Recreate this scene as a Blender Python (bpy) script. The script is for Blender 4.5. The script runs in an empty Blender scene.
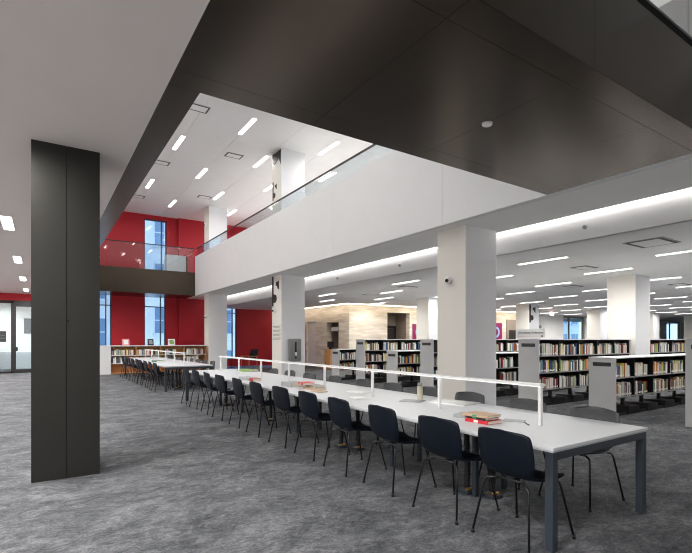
import bpy, math, random
from mathutils import Vector, Matrix
R = random.Random(7)
SC = bpy.context.scene
COL = SC.collection

# ---------------------------------------------------------------- camera, world, exposure
EYE = 1.54
YAW = math.atan(306 / 461)
cam_d = bpy.data.cameras.new('camera')
cam_d.sensor_width = 36.0
cam_d.lens = 461 / 692 * 36.0
cam_d.shift_y = (340 - 276.5) / 692
cam_d.clip_start = 0.05
cam_d.clip_end = 300
cam = bpy.data.objects.new('camera', cam_d)
cam.location = (0, 0, EYE)
cam.rotation_euler = (math.pi / 2, 0, -YAW)
COL.objects.link(cam)
SC.camera = cam

W = bpy.data.worlds.new('daylight')
SC.world = W
W.use_nodes = True
bg = W.node_tree.nodes['Background']
bg.inputs[0].default_value = (0.58, 0.78, 1.0, 1)
bg.inputs[1].default_value = 0.8

SC.view_settings.view_transform = 'Standard'
SC.view_settings.look = 'None'
SC.view_settings.gamma = 1.0
SC.view_settings.use_curve_mapping = False
SC.view_settings.exposure = 1.72
SC.cycles.use_denoising = True
SC.cycles.filter_width = 1.1
SC.cycles.max_bounces = 8
SC.cycles.diffuse_bounces = 5
SC.cycles.glossy_bounces = 4
SC.cycles.transparent_max_bounces = 12
SC.cycles.caustics_reflective = False
SC.cycles.caustics_refractive = False
SC.cycles.sample_clamp_indirect = 6.0

E_UP, E_LIB, E_LEFT, E_COVE, E_WASH, E_TASK = 3.0, 3.0, 4.0, 2.0, 3.6, 0.75
P_UP, P_LIB, P_LEFT, P_SIDE = 31.0, 50.0, 210.0, 75.0

# ---------------------------------------------------------------- materials
def lin(c):
    return tuple(((v / 255) / 12.92 if v / 255 <= 0.04045 else ((v / 255 + 0.055) / 1.055) ** 2.4) for v in c) + (1,)

def mat(name, rgb, rough=0.6, metal=0.0, spec=0.5, noise=0.0, nscale=8.0, bump=0.0):
    m = bpy.data.materials.new(name)
    m.use_nodes = True
    nt = m.node_tree
    b = nt.nodes['Principled BSDF']
    b.inputs['Base Color'].default_value = lin(rgb)
    b.inputs['Roughness'].default_value = rough
    b.inputs['Metallic'].default_value = metal
    b.inputs['Specular IOR Level'].default_value = spec
    if noise or bump:
        tc = nt.nodes.new('ShaderNodeTexCoord')
        n = nt.nodes.new('ShaderNodeTexNoise')
        n.inputs['Scale'].default_value = nscale
        n.inputs['Detail'].default_value = 4
        nt.links.new(tc.outputs['Object'], n.inputs['Vector'])
        if noise:
            r = nt.nodes.new('ShaderNodeValToRGB')
            c = lin(rgb)
            r.color_ramp.elements[0].position = 0.3
            r.color_ramp.elements[1].position = 0.7
            r.color_ramp.elements[0].color = tuple(v * (1 - noise) for v in c[:3]) + (1,)
            r.color_ramp.elements[1].color = tuple(min(1, v * (1 + noise)) for v in c[:3]) + (1,)
            nt.links.new(n.outputs['Fac'], r.inputs['Fac'])
            nt.links.new(r.outputs['Color'], b.inputs['Base Color'])
        if bump:
            bp = nt.nodes.new('ShaderNodeBump')
            bp.inputs['Strength'].default_value = bump
            bp.inputs['Distance'].default_value = 0.01
            nt.links.new(n.outputs['Fac'], bp.inputs['Height'])
            nt.links.new(bp.outputs['Normal'], b.inputs['Normal'])
    return m

def emis(name, rgb, s):
    m = bpy.data.materials.new(name)
    m.use_nodes = True
    nt = m.node_tree
    nt.nodes.clear()
    o = nt.nodes.new('ShaderNodeOutputMaterial')
    e = nt.nodes.new('ShaderNodeEmission')
    e.inputs[0].default_value = lin(rgb)
    e.inputs[1].default_value = s
    nt.links.new(e.outputs[0], o.inputs[0])
    return m

def glass(name, tint=(235, 243, 245), refl=1.0):
    m = bpy.data.materials.new(name)
    m.use_nodes = True
    nt = m.node_tree
    nt.nodes.clear()
    o = nt.nodes.new('ShaderNodeOutputMaterial')
    t = nt.nodes.new('ShaderNodeBsdfTransparent')
    t.inputs[0].default_value = lin(tint)
    g = nt.nodes.new('ShaderNodeBsdfGlossy')
    g.inputs['Roughness'].default_value = 0.0
    f = nt.nodes.new('ShaderNodeLayerWeight')      # Schlick: 0.045 head-on, rising at grazing angles
    f.inputs['Blend'].default_value = 0.5
    p = nt.nodes.new('ShaderNodeMath'); p.operation = 'POWER'; p.inputs[1].default_value = 5.0
    k = nt.nodes.new('ShaderNodeMath'); k.operation = 'MULTIPLY_ADD'
    k.inputs[1].default_value = 0.9; k.inputs[2].default_value = 0.045 * refl
    nt.links.new(f.outputs['Facing'], p.inputs[0])
    x = nt.nodes.new('ShaderNodeMixShader')
    nt.links.new(p.outputs[0], k.inputs[0])
    nt.links.new(k.outputs[0], x.inputs[0])
    nt.links.new(t.outputs[0], x.inputs[1])
    nt.links.new(g.outputs[0], x.inputs[2])
    nt.links.new(x.outputs[0], o.inputs[0])
    return m

def carpet_mat():
    m = bpy.data.materials.new('mottled_carpet')
    m.use_nodes = True
    nt = m.node_tree
    L = nt.links.new
    b = nt.nodes['Principled BSDF']
    b.inputs['Roughness'].default_value = 0.95
    b.inputs['Specular IOR Level'].default_value = 0.15
    tc = nt.nodes.new('ShaderNodeTexCoord')
    mp = nt.nodes.new('ShaderNodeMapping')
    mp.inputs['Scale'].default_value = (1.0, 1.45, 1)
    mp.inputs['Rotation'].default_value = (0, 0, 0.25)
    L(tc.outputs['Object'], mp.inputs['Vector'])
    def nz(scale, det, rough, dist, src):
        n = nt.nodes.new('ShaderNodeTexNoise')
        n.inputs['Scale'].default_value = scale
        n.inputs['Detail'].default_value = det
        n.inputs['Roughness'].default_value = rough
        n.inputs['Distortion'].default_value = dist
        L(src, n.inputs['Vector'])
        return n.outputs['Fac']
    a = nz(1.5, 10, 0.8, 0.5, mp.outputs['Vector'])
    c = nz(9.0, 8, 0.8, 1.2, mp.outputs['Vector'])
    d = nz(60.0, 3, 0.7, 0.0, tc.outputs['Object'])
    def mix(x, y, f):
        k = nt.nodes.new('ShaderNodeMix')
        k.data_type = 'FLOAT'
        k.inputs[0].default_value = f
        L(x, k.inputs[2]); L(y, k.inputs[3])
        return k.outputs[0]
    v = mix(mix(a, c, 0.5), d, 0.18)
    r = nt.nodes.new('ShaderNodeValToRGB')
    e = r.color_ramp.elements
    e[0].position = 0.39; e[0].color = lin((40, 43, 47))
    e[1].position = 0.64; e[1].color = lin((132, 132, 135))
    k = e.new(0.5); k.color = lin((82, 83, 86))
    L(v, r.inputs['Fac'])
    L(r.outputs['Color'], b.inputs['Base Color'])
    bp = nt.nodes.new('ShaderNodeBump')
    bp.inputs['Strength'].default_value = 0.35
    bp.inputs['Distance'].default_value = 0.006
    L(d, bp.inputs['Height'])
    L(bp.outputs['Normal'], b.inputs['Normal'])
    return m

def stone_mat():
    m = bpy.data.materials.new('travertine')
    m.use_nodes = True
    nt = m.node_tree
    L = nt.links.new
    b = nt.nodes['Principled BSDF']
    b.inputs['Roughness'].default_value = 0.55
    tc = nt.nodes.new('ShaderNodeTexCoord')
    mp = nt.nodes.new('ShaderNodeMapping')
    mp.inputs['Scale'].default_value = (0.6, 0.6, 3.5)
    L(tc.outputs['Object'], mp.inputs['Vector'])
    n = nt.nodes.new('ShaderNodeTexNoise')
    n.inputs['Scale'].default_value = 1.6
    n.inputs['Detail'].default_value = 8
    n.inputs['Distortion'].default_value = 0.5
    L(mp.outputs['Vector'], n.inputs['Vector'])
    r = nt.nodes.new('ShaderNodeValToRGB')
    e = r.color_ramp.elements
    e[0].position = 0.33; e[0].color = lin((206, 192, 172))
    e[1].position = 0.66; e[1].color = lin((240, 230, 216))
    L(n.outputs['Fac'], r.inputs['Fac'])
    L(r.outputs['Color'], b.inputs['Base Color'])
    return m

WHITE = mat('white_paint', (242, 241, 239), 0.7, noise=0.01, nscale=3)
FASCIA = mat('white_fascia_panel', (226, 226, 227), 0.5, noise=0.01, nscale=2)
CEIL = mat('white_ceiling', (238, 238, 238), 0.85, noise=0.015, nscale=2)
CEILL = mat('warm_grey_ceiling', (226, 217, 213), 0.9, noise=0.015, nscale=2)
COLLIT = mat('column_lit_side', (236, 232, 224), 0.6, noise=0.01, nscale=3)  # lit tone of the columns' -X sides, put into the colour
COOLW = mat('column_white', (236, 236, 238), 0.6, noise=0.01, nscale=3)
BRONZE = mat('dark_bronze_panel', (84, 75, 66), 0.25, metal=0.9, noise=0.08, nscale=0.9)
BRONZEC = mat('dark_bronze_column', (44, 43, 40), 0.42, metal=0.35, noise=0.06, nscale=1.2)
BLACKG = mat('black_gap', (10, 10, 10), 0.9)
RED = mat('red_paint', (190, 26, 42), 0.55, noise=0.03, nscale=1.5)
STONE = stone_mat()
CARPET = carpet_mat()
TAN = mat('tan_panel', (150, 136, 122), 0.6, noise=0.04, nscale=3)
DARKTAN = mat('dark_lift_metal', (60, 54, 50), 0.4, metal=0.3, noise=0.04)
WOOD = mat('oak_veneer', (205, 148, 92), 0.5, noise=0.12, nscale=4)
FRAME = mat('black_frame', (30, 28, 27), 0.4, noise=0.05)
WFRAME = mat('window_frame_blue_grey', (62, 84, 104), 0.4, noise=0.05)
GLASS = glass('clear_glass', refl=1.0)
BALGLASS = glass('balustrade_glass', (240, 244, 246), refl=1.6)
TABLETOP = mat('white_laminate', (206, 208, 211), 0.38, noise=0.01, nscale=2)
EDGE = mat('table_edge_grey', (170, 172, 174), 0.5, noise=0.03)
STEEL = mat('slate_steel', (48, 55, 64), 0.4, metal=0.1, noise=0.05)
RAILW = mat('white_metal', (222, 222, 222), 0.35, noise=0.01)
NAVY = mat('navy_shell_plastic', (5, 13, 25), 0.45, spec=0.25, noise=0.1, nscale=20)
NAVYLIT = mat('navy_shell_sheen_grey', (60, 61, 65), 0.42, noise=0.06, nscale=20)  # same navy plastic, its bright reflections painted in as grey
CHAIRLEG = mat('black_chair_steel', (20, 22, 26), 0.35, metal=0.2, noise=0.05)
RUBBER = mat('black_rubber', (14, 15, 18), 0.6, noise=0.08)
BRASS = mat('brass_plug', (170, 130, 70), 0.35, metal=0.8, noise=0.05)
SHELFW = mat('pale_grey_shelf_end', (214, 214, 214), 0.5, noise=0.015, nscale=4)
SHELFG = mat('grey_shelf_metal', (150, 150, 150), 0.5, noise=0.03)
SHELFB = mat('black_shelf_metal', (18, 18, 19), 0.5, noise=0.08)
PLATE = mat('dark_label_plate', (44, 44, 46), 0.4, noise=0.05)
DASH = mat('plate_rule_grey', (96, 96, 98), 0.5, noise=0.03)
PAGES = mat('book_pages', (226, 220, 204), 0.8, noise=0.05, nscale=60)
STICK = mat('white_spine_sticker', (235, 235, 232), 0.6, noise=0.02)
INOX = mat('stainless_steel', (150, 150, 150), 0.3, metal=0.85, noise=0.06)
MAGENTA = mat('magenta_print', (150, 15, 92), 0.5, noise=0.04)
PBLUE = mat('pale_blue_print', (150, 190, 225), 0.5, noise=0.04)
INK = mat('dark_ink', (38, 30, 34), 0.6, noise=0.04)
MAROON = mat('maroon_fabric', (110, 24, 36), 0.8, noise=0.08)
BLUERUG = mat('blue_rug', (120, 145, 190), 0.95, noise=0.2, nscale=6)
FACADE = mat('pale_facade', (226, 234, 242), 0.8, noise=0.05, nscale=1)
FGLASS = mat('facade_window_glass', (120, 150, 185), 0.2, noise=0.1, nscale=1)
FSTONE = mat('facade_sill_stone', (220, 228, 236), 0.8, noise=0.03)
VENT = mat('vent_grille_grey', (150, 150, 150), 0.5, noise=0.03)
VENTD = mat('vent_dark', (60, 60, 60), 0.6, noise=0.05)
FROST = mat('frosted_band', (216, 220, 224), 0.5, noise=0.02)
CREAMB = mat('cream_bottle', (205, 200, 172), 0.35, noise=0.03)
SENSOR = mat('white_sensor_plastic', (240, 240, 240), 0.4, noise=0.01)

L_UP = emis('upper_tube_light', (255, 251, 244), E_UP)
L_LIB = emis('library_tube_light', (255, 252, 246), E_LIB)
L_LEFT = emis('low_ceiling_light', (255, 246, 240), E_LEFT)
L_COVE = emis('cove_led', (255, 252, 248), E_COVE)
L_WASH = emis('warm_wall_wash_led', (255, 238, 212), E_WASH)
L_TASK = emis('task_led', (255, 252, 248), E_TASK)
L_EXIT = emis('exit_sign_glow', (255, 225, 220), 1.6)

# ---------------------------------------------------------------- mesh helpers
class MB:
    def __init__(s):
        s.v, s.f, s.m, s.mi, s.sm = [], [], [], [], []
    def _mat(s, m):
        if m not in s.m: s.m.append(m)
        return s.m.index(m)
    def face(s, idx, m, smooth=False):
        s.f.append(tuple(idx)); s.mi.append(s._mat(m)); s.sm.append(smooth)
    def box(s, x0, y0, z0, x1, y1, z1, m, bev=0.0):
        if bev > 0:
            b = min(bev, abs(x1-x0)/2.01, abs(y1-y0)/2.01, abs(z1-z0)/2.01)
            n = len(s.v)
            P = {}
            for i, X in enumerate((x0, x1)):
                for j, Y in enumerate((y0, y1)):
                    for k, Z in enumerate((z0, z1)):
                        sx, sy, sz = (1, -1)[i], (1, -1)[j], (1, -1)[k]
                        for a in range(3):
                            p = [X + sx*b, Y + sy*b, Z + sz*b]
                            p[a] = (X, Y, Z)[a]
                            P[(i, j, k, a)] = len(s.v)
                            s.v.append(tuple(p))
            def q(*ks): s.face([P[k] for k in ks], m)
            for i in (0, 1): q((i,0,0,0),(i,1,0,0),(i,1,1,0),(i,0,1,0))
            for j in (0, 1): q((0,j,0,1),(1,j,0,1),(1,j,1,1),(0,j,1,1))
            for k in (0, 1): q((0,0,k,2),(1,0,k,2),(1,1,k,2),(0,1,k,2))
            for i in (0, 1):
                for j in (0, 1): q((i,j,0,0),(i,j,1,0),(i,j,1,1),(i,j,0,1))
                for k in (0, 1): q((i,0,k,0),(i,1,k,0),(i,1,k,2),(i,0,k,2))
            for j in (0, 1):
                for k in (0, 1): q((0,j,k,1),(1,j,k,1),(1,j,k,2),(0,j,k,2))
            for i in (0, 1):
                for j in (0, 1):
                    for k in (0, 1): q((i,j,k,0),(i,j,k,1),(i,j,k,2))
            return s
        n = len(s.v)
        s.v += [(x0,y0,z0),(x1,y0,z0),(x1,y1,z0),(x0,y1,z0),(x0,y0,z1),(x1,y0,z1),(x1,y1,z1),(x0,y1,z1)]
        for q in ((0,3,2,1),(4,5,6,7),(0,1,5,4),(1,2,6,5),(2,3,7,6),(3,0,4,7)):
            s.face([n+i for i in q], m)
        return s
    def tube(s, pts, r, m, n=8, caps=True):
        pts = [Vector(p) for p in pts]
        rr = r if isinstance(r, (list, tuple)) else [r]*len(pts)
        rings = []
        up = None
        for i, p in enumerate(pts):
            d = (pts[min(i+1, len(pts)-1)] - pts[max(i-1, 0)]).normalized()
            if up is None:
                up = Vector((0,0,1)) if abs(d.z) < 0.9 else Vector((1,0,0))
            a = d.cross(up).normalized(); up = a.cross(d).normalized()
            ring = []
            for k in range(n):
                t = 2*math.pi*k/n
                ring.append(len(s.v)); s.v.append(tuple(p + (a*math.cos(t) + up*math.sin(t))*rr[i]))
            rings.append(ring)
        for A, B in zip(rings, rings[1:]):
            for k in range(n):
                s.face((A[k], A[(k+1)%n], B[(k+1)%n], B[k]), m, True)
        if caps:
            s.face(rings[0][::-1], m); s.face(rings[-1], m)
        return s
    def prism(s, pts, axis, a0, a1, m):
        # 2-D outline extruded along an axis; the outline gives the other two coordinates in order
        n = len(s.v); k = len(pts)
        for a in (a0, a1):
            for (u, w) in pts:
                s.v.append({'x': (a, u, w), 'y': (u, a, w), 'z': (u, w, a)}[axis])
        s.face(range(n, n+k), m); s.face(range(n+2*k-1, n+k-1, -1), m)
        for i in range(k):
            j = (i+1) % k
            s.face((n+i, n+j, n+k+j, n+k+i), m)
        return s
    def mesh(s, name):
        me = bpy.data.meshes.new(name)
        me.from_pydata(s.v, [], s.f)
        for m in s.m: me.materials.append(m)
        me.polygons.foreach_set('material_index', s.mi)
        me.polygons.foreach_set('use_smooth', s.sm)
        me.update()
        import bmesh
        b = bmesh.new(); b.from_mesh(me)
        bmesh.ops.recalc_face_normals(b, faces=b.faces)
        b.to_mesh(me); b.free()
        return me
    def build(s, name, parent=None, loc=(0,0,0), rz=0):
        o = bpy.data.objects.new(name, s.mesh(name))
        COL.objects.link(o)
        o.location = loc; o.rotation_euler = (0, 0, rz)
        if parent is not None: o.parent = parent
        return o

def tag(o, label, cat, group=None, kind=None):
    o['label'] = label; o['category'] = cat
    if group: o['group'] = group
    if kind: o['kind'] = kind
    return o
def thing(name, label, cat, loc=(0,0,0), rz=0, group=None):
    o = bpy.data.objects.new(name, None)
    o.empty_display_size = 0.1
    COL.objects.link(o)
    o.location = loc; o.rotation_euler = (0,0,rz)
    return tag(o, label, cat, group)
def st(o, label=None):
    o['kind'] = 'structure'
    if label: o['label'] = label
    return o
def sroot(name, loc=(0,0,0)):
    o = bpy.data.objects.new(name, None); COL.objects.link(o); o.location = loc
    o['kind'] = 'structure'
    return o
def dup(o, parent=None):
    c = o.copy(); COL.objects.link(c)
    if parent is not None: c.parent = parent
    for ch in list(o.children): dup(ch, c)
    return c
ORD = ['first','second','third','fourth','fifth','sixth','seventh','eighth','ninth','tenth','eleventh','twelfth','thirteenth','fourteenth','fifteenth','sixteenth','seventeenth','eighteenth','nineteenth','twentieth']
def ordn(i):
    if i < 20: return ORD[i]
    t = ['twenty','thirty','forty','fifty','sixty','seventy','eighty','ninety'][(i+1)//10-2] if (i+1) < 100 else 'hundred'
    u = (i+1) % 10
    return t + '-' + ORD[u-1] if u else {'twenty':'twentieth','thirty':'thirtieth','forty':'fortieth','fifty':'fiftieth','sixty':'sixtieth','seventy':'seventieth','eighty':'eightieth','ninety':'ninetieth'}.get(t, t)

def B(name, x0, y0, z0, x1, y1, z1, m, parent=None, bev=0):
    return MB().box(x0, y0, z0, x1, y1, z1, m, bev).build(name, parent)

def lamp_in(t, power, z, n=1, l=1.0):
    for k in range(n):
        ld = bpy.data.lights.new('tube_lamp', 'SPOT')
        ld.energy = power/n; ld.spot_size = math.radians(176); ld.spot_blend = 1.0; ld.shadow_soft_size = 0.0
        ld.color = (1.0, 0.985, 0.96)
        lo = bpy.data.objects.new('tube_lamp', ld); COL.objects.link(lo)
        lo.location = (0, (k-(n-1)/2)*l*0.5, z); lo.parent = t

# ---------------------------------------------------------------- levels
ZL = 3.70      # low ceiling on the left
ZS = 3.82      # underside of bridge and beam
ZC = 3.38      # library ceiling
ZF2 = 4.85     # upper floor
ZU = 8.22      # upper ceiling
XW = 6.65      # void edge, white parapet face
XV = 1.23      # void edge on the left
YV0, YV1 = 4.29, 24.05
YR = 26.3      # red wall
YB = 2.08      # near face of bridge

# ---------------------------------------------------------------- shell
st(B('floor', -5, -7, -0.1, 62, 32, 0, CARPET))
st(B('ceiling', -5, -7, ZL, 0.9, YR, ZL+0.1, CEILL), 'low warm grey ceiling beside the tall void')
m = MB()
x = -4.96
while x < 32:          # long white ceiling boards with narrow joints
    m.box(x+0.004, -7, ZU, x+1.476, YR, ZU+0.05, CEIL); x += 1.48
m.box(-4.96, -7, ZU+0.05, 32, YR, ZU+0.1, BLACKG)
st(m.build('ceiling'), 'high white boarded ceiling above the void')
st(B('ceiling', 8.32, -7, ZC, 62, YR, ZC+0.1, CEIL), 'flat white ceiling over the bookcases')
# upper floor slab to the right
st(B('slab', 7.0, -7, 4.6, 32, YR, ZF2, WHITE))
st(B('slab', -5, -7, 4.6, 0.86, YR, ZF2, WHITE))
st(MB().box(-5.2, -7.2, 0, 0.9, -7, 8.3, WHITE).box(0.9, -7.2, 0, 62, -7, 6.9, WHITE).box(0.9, -7.2, 6.9, 32, -7, 8.3, WHITE).build('wall_front'), 'white wall behind the camera')
# white beam soffit + fascia (parapet)
m = MB()
ys = [-7, -2, 2.4, 6.55, 10.7, 14.85, 19.0, YV1]
for a, b in zip(ys, ys[1:]):
    m.box(XW, a+0.003, ZS, XW+0.15, b-0.003, 5.83, FASCIA)
m.box(XW+0.004, -7, ZS+0.01, XW+0.14, YV1-0.01, 5.82, SHELFG)
st(m.build('beam_fascia'), 'long white parapet running above the row of columns')
st(B('beam', XW+0.15, -7, ZS, 8.1, YR, ZS+0.12, WHITE), 'flat underside of the white beam')
# light slot and cove
m = MB(); m.box(8.1, -7, ZS+0.02, 8.19, YR, ZS+0.16, BLACKG)
st(m.build('trim_1'), 'black slot beside the linear cove light')
m = MB(); m.box(8.19, -7, ZS-0.005, 8.225, YR, ZS+0.03, L_COVE)
st(m.build('trim_2'), 'continuous bright cove light line')
st(B('trim_3', 8.30, -7, ZC, 8.38, YR, ZS+0.2, FASCIA), 'lit upstand of the cove')
# bridge (dark bronze) with panel joints
m = MB()
xs = [-3, -0.6, 0.9, 2.4, 3.9, 5.4, XW-0.01]
yy = [YB, 2.33, 4.02, YV0]
for a, b in zip(xs, xs[1:]):
    for c, d in zip(yy, yy[1:]):
        m.box(a+0.002, c+0.002, ZS, b-0.002, d-0.002, ZS+0.02, BRONZE)
m.box(-3, YB+0.02, ZS+0.012, XW-0.01, YV0-0.02, 4.68, BLACKG)
st(m.build('bridge_soffit'), 'dark bronze panelled underside of the bridge')
m = MB()
for a, b in zip([-3, 0.9, 3.9, 6.1], [0.9, 3.9, 6.1, XW+6]):
    m.box(a+0.002, YB, ZS+0.004, min(b, XW-0.01)-0.002, YB+0.015, 4.70, BRONZE) if a < XW-0.5 or True else None
m.box(-3, YV0-0.015, ZS+0.004, XW-0.01, YV0, 4.70, BRONZE)
m.box(-3, YB+0.1, 4.68, XW-0.01, YB+0.2, 4.93, BLACKG)
m.box(-3, YB+0.09, 4.93, XW-0.01, YB+0.21, 4.95, SHELFG)
st(m.build('bridge_fascia'), 'dark bronze side face of the bridge')
# dark edge strip of the void, left
m = MB()
m.box(0.86, YV0+0.003, ZS, XV, 25.9, 5.0, BRONZE)
m.box(0.9, -7, ZL, 0.91, 25.9, ZS+0.02, BRONZE)
st(m.build('beam'), 'dark bronze edge beam along the left side of the void')
# far dark fascia + walkway slab
m = MB()
m.box(XV, YV1, ZS, XW, YV1+0.03, 5.0, BRONZE)
m.box(XV, YV1+0.03, ZS, XW, YR, ZS+0.02, BRONZE)
m.box(XV, YV1+0.03, ZS+0.02, XW, YR, ZF2, BLACKG)
st(m.build('walkway_fascia'), 'dark bronze face of the far upper walkway')
st(B('slab', XW, YV1, ZS+0.13, 8.1, YR, ZF2, WHITE))

# upper balustrades
def balustrade(name, label, pts0, pts1, z0, z1, n):
    t = thing(name, label, 'glass railing', (0,0,0))
    (xa, ya), (xb, yb) = pts0, pts1
    along_x = abs(xb-xa) > abs(yb-ya)
    for i in range(n):
        f0, f1 = i/n, (i+1)/n
        X0, X1 = xa+(xb-xa)*f0, xa+(xb-xa)*f1
        Y0, Y1 = ya+(yb-ya)*f0, ya+(yb-ya)*f1
        if along_x: B('glass_pane', X0+0.006, Y0-0.006, z0, X1-0.006, Y0+0.006, z1, BALGLASS, t)
        else: B('glass_pane', X0-0.006, Y0+0.006, z0, X0+0.006, Y1-0.006, z1, BALGLASS, t)
    if along_x: B('handrail', xa, ya-0.02, z1, xb, ya+0.02, z1+0.04, FRAME, t)
    else: B('handrail', xa-0.02, ya, z1, xa+0.02, yb, z1+0.04, FRAME, t)
    return t
balustrade('glass_balustrade', 'frameless glass railing on the far dark walkway edge', (XV, YV1+0.1), (XW, YV1+0.1), 5.0, 6.22, 4)
balustrade('glass_balustrade', 'glass railing with dark handrail along the white parapet', (XW+0.08, YV0), (XW+0.08, YV1), 5.83, 6.24, 12)
balustrade('glass_balustrade', 'glass railing hidden on the bridge edge toward the void', (-2.9, YV0-0.1), (XW, YV0-0.1), 4.71, 5.8, 6)

# ---------------------------------------------------------------- walls
# red back wall with windows
WIN = [(1.95, 3.05), (4.62, 5.70), (8.55, 9.72)]
def red_wall(z0, z1, wins, xa, xb, zs, zt):
    m = MB()
    x = xa
    for (a, b) in wins:
        m.box(x, YR, z0, a, YR+0.3, z1, RED)
        if zs > z0: m.box(a, YR, z0, b, YR+0.3, zs, RED)
        if zt < z1: m.box(a, YR, zt, b, YR+0.3, z1, RED)
        x = b
    m.box(x, YR, z0, xb, YR+0.3, z1, RED)
    return m
m = red_wall(0, ZS+0.1, WIN, 0.9, 13.3, 0.4, ZS+0.1)
m.box(6.33, YR-0.18, 0, 8.1, YR, ZS, RED)
st(m.build('wall_back'), 'red back wall of the lower level')
m = red_wall(ZS+0.1, ZU, [(4.62, 5.75)], -5, 32, 5.0, 8.0)
m.box(6.33, YR-0.18, ZF2, 10.5, YR, ZU, RED)
st(m.build('wall_back'), 'red back wall of the upper level')
def window(n, x0, x1, z0, z1, bars, label):
    t = sroot('window_%d' % n)
    t['label'] = label
    m = MB()
    w = 0.05
    m.box(x0, YR+0.12, z0, x0+w, YR+0.22, z1, WFRAME); m.box(x1-w, YR+0.12, z0, x1, YR+0.22, z1, WFRAME)
    m.box(x0, YR+0.12, z0, x1, YR+0.22, z0+w, WFRAME); m.box(x0, YR+0.12, z1-w, x1, YR+0.22, z1, WFRAME)
    m.box(x1-0.27, YR+0.12, z0, x1-0.22, YR+0.22, z1, WFRAME)
    for z in bars: m.box(x0, YR+0.12, z, x1, YR+0.22, z+w, WFRAME)
    m.build('window_frame', t)
    B('window_pane', x0+0.01, YR+0.16, z0+0.01, x1-0.01, YR+0.17, z1-0.01, GLASS, t)
window(1, 1.95, 3.05, 0.4, ZS+0.1, [3.3], 'tall narrow window left in the lower red wall')
window(2, 4.62, 5.70, 0.4, ZS+0.1, [3.3], 'tall narrow window in the middle of the lower red wall')
window(3, 8.55, 9.72, 0.4, ZS+0.1, [3.1], 'tall blue window between the white columns')
window(4, 4.62, 5.75, 5.0, 8.0, [], 'tall window in the upper red wall')
# buildings outside
def outer_building(x0, x1, y, h, label, rows, cols, zoff):
    t = thing('office_building', label, 'building', (0,0,0))
    B('facade_wall', x0, y, -6, x1, y+6, h, FACADE, t)
    cw = (x1-x0)/cols; rh = (h+6)/rows
    for i in range(cols):
        for j in range(rows):
            a = x0+cw*(i+0.22); b = x0+cw*(i+0.78); c = -6+rh*(j+0.2)+zoff; d = -6+rh*(j+0.78)+zoff
            mb = MB()
            mb.box(a, y-0.04, c, b, y-0.0, d, FGLASS)
            mb.box((a+b)/2-0.04, y-0.08, c, (a+b)/2+0.04, y, d, FSTONE)
            mb.box(a, y-0.08, (c+d)/2-0.04, b, y, (c+d)/2+0.04, FSTONE)
            w = mb.build('window', t)
            B('sill', a-0.15, y-0.2, c-0.14, b+0.15, y, c, FSTONE, w)
outer_building(-6, 4.4, 36, 20, 'pale building seen through the left lower window', 8, 4, 0)
outer_building(4.6, 17, 39, 22, 'pale stone building seen through the tall middle windows', 8, 5, 0.4)

# glazed room left of the red wall
m = MB()
m.box(-5, YR, 3.38, 0.9, YR+0.3, ZL+0.4, RED)
m.box(-5, YR, 0, -2.6, YR+0.3, 3.38, RED)
m.box(0.55, YR, 0, 0.9, YR+0.3, 3.38, RED)
st(m.build('wall_back'), 'red band above the glazed partition')
t = sroot('door_1'); t['label'] = 'black framed glass partition with a glass door'
m = MB()
for x in (-2.6, -1.12, 0.50): m.box(x, YR+0.05, 0, x+0.09, YR+0.17, 3.38, FRAME)
m.box(-2.6, YR+0.05, 3.24, 0.59, YR+0.17, 3.38, FRAME)
m.box(-2.6, YR+0.05, 0, 0.59, YR+0.17, 0.09, FRAME)
m.build('door_frame', t)
m = MB(); m.box(-2.5, YR+0.1, 0.09, -1.12, YR+0.115, 3.24, GLASS).build('glass_pane', t)
leaf = MB()
leaf.box(-1.03, YR+0.06, 0.09, -0.93, YR+0.14, 3.24, FRAME); leaf.box(0.42, YR+0.06, 0.09, 0.50, YR+0.14, 3.24, FRAME)
leaf.box(-0.93, YR+0.06, 3.10, 0.42, YR+0.14, 3.24, FRAME); leaf.box(-0.93, YR+0.06, 0.09, 0.42, YR+0.14, 0.17, FRAME)
leaf.box(-0.93, YR+0.1, 0.17, 0.42, YR+0.115, 3.10, GLASS)
lf = leaf.build('glass_door', t)
MB().box(-1.06, YR-0.05, 1.02, -0.86, YR+0.06, 1.22, FRAME, 0.01).build('door_handle', lf)
MB().box(-1.9, YR+0.08, 1.45, -1.3, YR+0.098, 1.95, PLATE).box(-1.85, YR+0.075, 1.6, -1.35, YR+0.08, 1.62, DASH).box(-1.85, YR+0.075, 1.75, -1.35, YR+0.08, 1.77, DASH).build('door_sign', t)
st(B('wall_far_left', -5, 31.5, 0, 0.9, 31.7, 3.9, WHITE))
st(B('wall_side_left', 0.75, YR+0.3, 0, 0.9, 31.5, 3.9, WHITE))
st(B('ceiling', -5, YR+0.3, 3.6, 0.9, 31.5, 3.7, CEIL), 'ceiling of the glazed side room')
for i, (lx, ly) in enumerate([(-1.9, 28.2), (-1.9, 30.2), (-0.4, 29.3)]):
    t = thing('ceiling_light', 'bar light in the glazed side room, %s from its door' % ORD[i], 'ceiling light', (lx, ly, 3.54), 0, 'lights in the side room')
    B('diffuser', -0.6, -0.08, 0, 0.6, 0.08, 0.03, L_LEFT, t); lamp_in(t, P_SIDE, -0.04); B('housing', -0.62, -0.1, 0.03, 0.62, 0.1, 0.06, RAILW, t)
tag(B('wall_screen', -0.75, 31.44, 1.9, 0.55, 31.5, 2.75, mat('grey_screen', (120,118,122), 0.4, noise=0.03)), 'grey wall screen inside the glazed side room', 'screen')
tag(MB().box(-3.4, 29.9, 0, 0.5, 30.5, 0.95, FROST, 0.02).build('low_counter'), 'pale low counter inside the glazed side room', 'counter')

st(B('wall_left', -5.2, -7, 0, -5, 31.7, 8.3, WHITE))
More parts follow.
